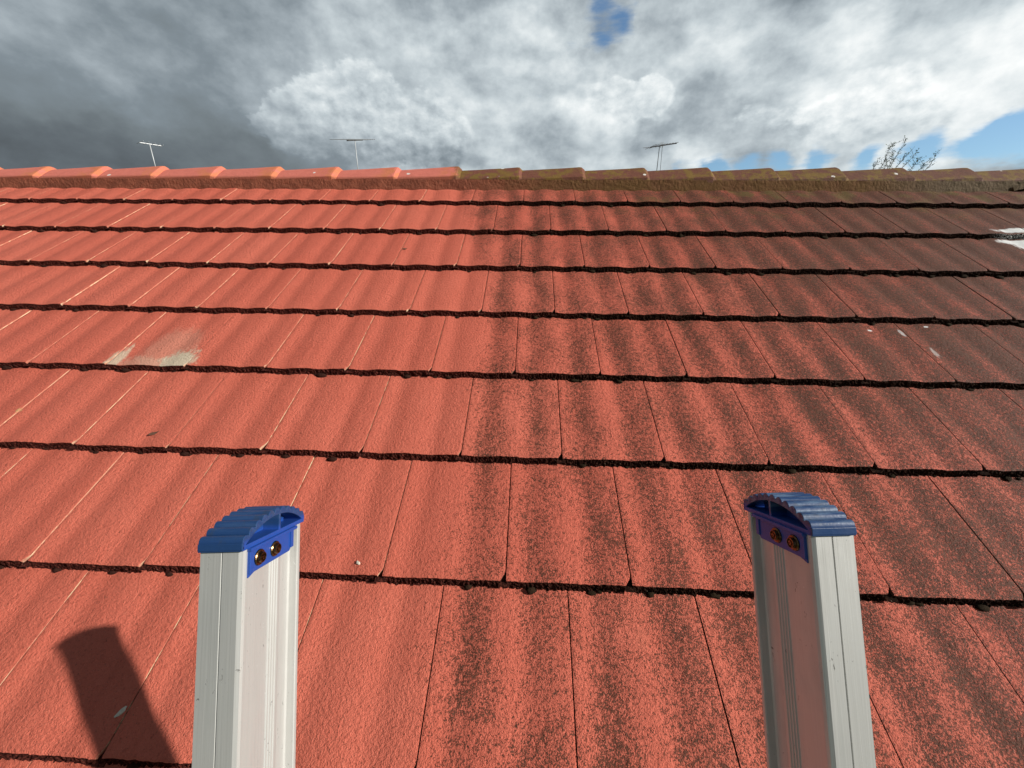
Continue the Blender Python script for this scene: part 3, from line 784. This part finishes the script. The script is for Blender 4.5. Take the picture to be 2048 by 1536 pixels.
M_MAST, g, b = material('galvanised_mast', .45, .15, .5, (.50, .52, .53))
M_BOOM, g, b = material('dark_boom', .5, .4, .5, (.06, .06, .06))
M_WIRE, g, b = material('guy_wire', .5, .6, .5, (.30, .32, .34))
def sky_pt(azm, elv, dist): return Vector((math.sin(azm) * dist, math.cos(azm) * dist, CAMZ + math.tan(elv) * dist))
def aerial(azm, elv, dist, zbase, kind, label):
    tip = sky_pt(azm, elv, dist)
    t = thing('tv_aerial', label, 'aerial', (tip.x, tip.y, zbase), 'television aerials beyond the ridge')
    h = tip.z - zbase
    mb = MB(); jn = h * .52
    mb.tube([(0, 0, 0), (0, 0, jn)], .019 if kind != 2 else .018, 10); mb.tube([(0, 0, jn - .05), (0, 0, h + .02)], .014 if kind != 2 else .012, 10)
    mb.build('mast', t, (M_MAST if kind != 2 else M_BOOM,), True)
    mb = MB(); mb.box((0, 0, jn), (.035, .035, .03)); mb.build('clamp', t, (M_BOOM,))
    if kind == 0:       # left: small, elements fanned, guyed
        bd = Vector((.50, .86, .0)).normalized() * .6; ed = Vector((.86, -.50, .02)) * .62
        mb = MB(); mb.tube([Vector((0, 0, h)) - bd * .45, Vector((0, 0, h + .01)) + bd * .55], .014, 6); mb.build('boom', t, (M_MAST,))
        for q, l in ((-.42, .47), (-.16, .44), (.12, .40), (.36, .36), (.52, .30)):
            mb = MB(); c = Vector((0, 0, h + .012)) + bd * q; sw = Vector((0, 0, .0)); mb.tube([c - ed * l, c, c + ed * l + sw], .006, 6); mb.build('element', t, (M_MAST,))
        for q in (0, 1, 2):
            an = R((200, -25, 80)[q]); mb = MB(); mb.tube([(0, 0, jn), (math.cos(an) * 1.25, math.sin(an) * 1.25, -.2)], .0055, 5); mb.build('guy_wire', t, (M_WIRE,))
    elif kind == 1:     # middle: broad, long whitish elements, short dark boom seen almost end on
        bd = Vector((.42, .86, .22)).normalized(); ed = Vector((.97, -.22, -.06)).normalized() * .86
        mb = MB(); mb.box((0, 0, h), (.022, .36, .022), 0, bd.to_track_quat('Y', 'Z').to_matrix()); mb.build('boom', t, (M_BOOM,))
        for q, l in ((-.32, .86), (-.16, .80), (0, .78), (.16, .72), (.32, .66)):
            mb = MB(); c = Vector((0, 0, h + .02)) + bd * q; mb.tube([c - ed * l, c + ed * l], .0075, 6); mb.build('element', t, (M_MAST,))
        mb = MB(); mb.tube([(0, 0, jn), (-.09, -.05, jn - .2), (-.10, -.04, .2)], .009, 6); mb.build('cable', t, (M_BOOM,))
    else:               # right: long dark boom seen from the side
        bd = Vector((.975, .15, .16)).normalized() * .82; ed = Vector((-.15, .985, .05)).normalized()
        mb = MB(); mb.tube([Vector((0, 0, h)) - bd * .42, Vector((0, 0, h)) + bd * .78], .017, 8); mb.build('boom', t, (M_BOOM,))
        for q, l in ((-.40, .48), (-.24, .44), (-.02, .30), (.10, .28), (.24, .24), (.38, .22), (.52, .2), (.66, .18), (.76, .17)):
            mb = MB(); c = Vector((0, 0, h + .01)) + bd * q; mb.tube([c - ed * l, c + ed * l], .008, 6); mb.build('element', t, (M_MAST,))
        mb = MB()
        for q in (.06, .15): mb.tube([Vector((0, 0, h - .06)) + bd * q, Vector((0, 0, h + .10)) + bd * q], .012, 6)
        mb.build('dipole', t, (M_MAST,))
        for sgn in (-1,):
            e2 = Vector((-.93, .30, -.02)).normalized(); mb = MB(); c = Vector((0, 0, h)) - bd * .36; mb.tube([c, c + e2 * .30], .0075, 6); mb.build('element', t, (M_MAST,))
        mb = MB(); mb.box((0, -.03, jn + .22), (.035, .03, .055)); f = mb.build('amplifier_box', t, (M_BOOM,)); bevel(f, .01)
        mb = MB(); mb.tube([(.10, 0, h - .02), (.12, -.02, jn + .3), (.06, -.03, jn + .15), (.10, 0, .2)], .007, 6); mb.build('cable', t, (M_BOOM,))
aerial(-.7215, .1655, 19.5, 5.0, 0, 'small silver aerial on a guyed mast, leftmost beyond the ridge against dark cloud')
aerial(-.3790, .2110, 17.0, 4.6, 1, 'broad silver aerial with long rods and a short dark boom, middle one beyond the ridge')
aerial(.2745, .2080, 17.0, 5.1, 2, 'dark long-boomed aerial on a thin mast, rightmost, beyond the mossy ridge tiles')

# ------------------------------------------------------------------ wispy tree beyond the right end of the ridge
M_BARK, g, b = material('twig_bark', .9, 0, .2, (.060, .050, .035))
M_FOL, g, b = material('willowy_leaves', .7, 0, .3); P = g.geo(); g.nt.links.new(g.mix(g.noise(P, 9, 3), (.050, .085, .045), (.12, .15, .075)), b.inputs['Base Color'])
TD = 13.0
tc = sky_pt(.672, 0, TD)
tree = thing('tree', 'wispy tree showing only its thin leafy top twigs above the right end of the ridge', 'tree', (tc.x, tc.y, 0))
rg = random.Random(21)
T0 = Vector((tc.x, tc.y, 0))
def tw(azm, elv, dd=0): return sky_pt(.668 + (azm - .668) * .85, elv, TD + dd) - T0
trunk = MB(); trunk.tube([(0, 0, 0), (.05, .03, 1.2), (.02, 0, 2.5), (.1, .02, 3.4)], [.13, .10, .07, .045], 10)
limbs = [((.646, .131), (.654, .148), (.6555, .168), (.6605, .1735)), ((.662, .128), (.6665, .145), (.672, .162), (.6775, .1775)),
         ((.6685, .126), (.678, .146), (.687, .158)), ((.676, .126), (.688, .143), (.697, .1565)), ((.634, .126), (.6405, .142), (.6425, .152)), ((.660, .128), (.6645, .150), (.6625, .164)),
         ((.710, .120), (.7235, .137), (.7265, .1535)), ((.655, .128), (.6585, .146), (.6555, .152)), ((.690, .124), (.700, .139), (.704, .148)), ((.70, .12), (.712, .134), (.714, .140))]
fol = MB()
def leafq(c, s):
    dd = Vector((rg.uniform(-1, 1), rg.uniform(-1, 1), rg.uniform(.0, 1.2))).normalized(); o_ = dd.orthogonal().normalized() * s * .22
    b0 = len(fol.V); fol.V += [c, c + dd * s * .5 + o_, c + dd * s, c + dd * s * .5 - o_]; fol.F.append((b0, b0 + 1, b0 + 2, b0 + 3)); fol.M.append(0)
br = MB()
hub = Vector((.1, .02, 3.2))
for lm in limbs:
    pts = [tw(a, e, rg.uniform(-.3, .3)) for a, e in lm]
    # smooth wiggle
    fine = [hub, hub.lerp(pts[0], .5) + Vector((0, 0, .25))]
    for a, b_ in zip(pts, pts[1:]):
        for s in range(4): fine.append(a.lerp(b_, s / 4) + Vector((rg.uniform(-.01, .01), 0, 0)))
    fine.append(pts[-1]); n = len(fine)
    br.tube(fine, [.007 * (1 - i / n) + .0015 for i in range(n)], 5)
    for i in range(2, n):
        for _ in range(9):
            c = fine[i] + Vector((rg.gauss(0, .012), rg.gauss(0, .012), rg.gauss(0, .02))); leafq(c, rg.uniform(.025, .055))
        if rg.random() < .65:
            dd = Vector((rg.choice((-1, 1)) * rg.uniform(.4, 1), rg.uniform(-.4, .4), rg.uniform(.4, 1))).normalized() * rg.uniform(.06, .16)
            br.tube([fine[i], fine[i] + dd], [.003, .002], 4)
            for s in range(4): leafq(fine[i] + dd * (s + 1) / 4, rg.uniform(.03, .055))
for _ in range(1600):       # fuller crown, below the line of the ridge
    p = hub + Vector((rg.gauss(0, .55), rg.gauss(0, .5), rg.gauss(.3, .45)))
    if CAMZ + math.tan(.112) * TD < p.z: continue
    leafq(p, rg.uniform(.05, .1))
trunk.build('trunk', tree, (M_BARK,), True); br.build('branches', tree, (M_BARK,), True); fol.build('crown', tree, (M_FOL,))
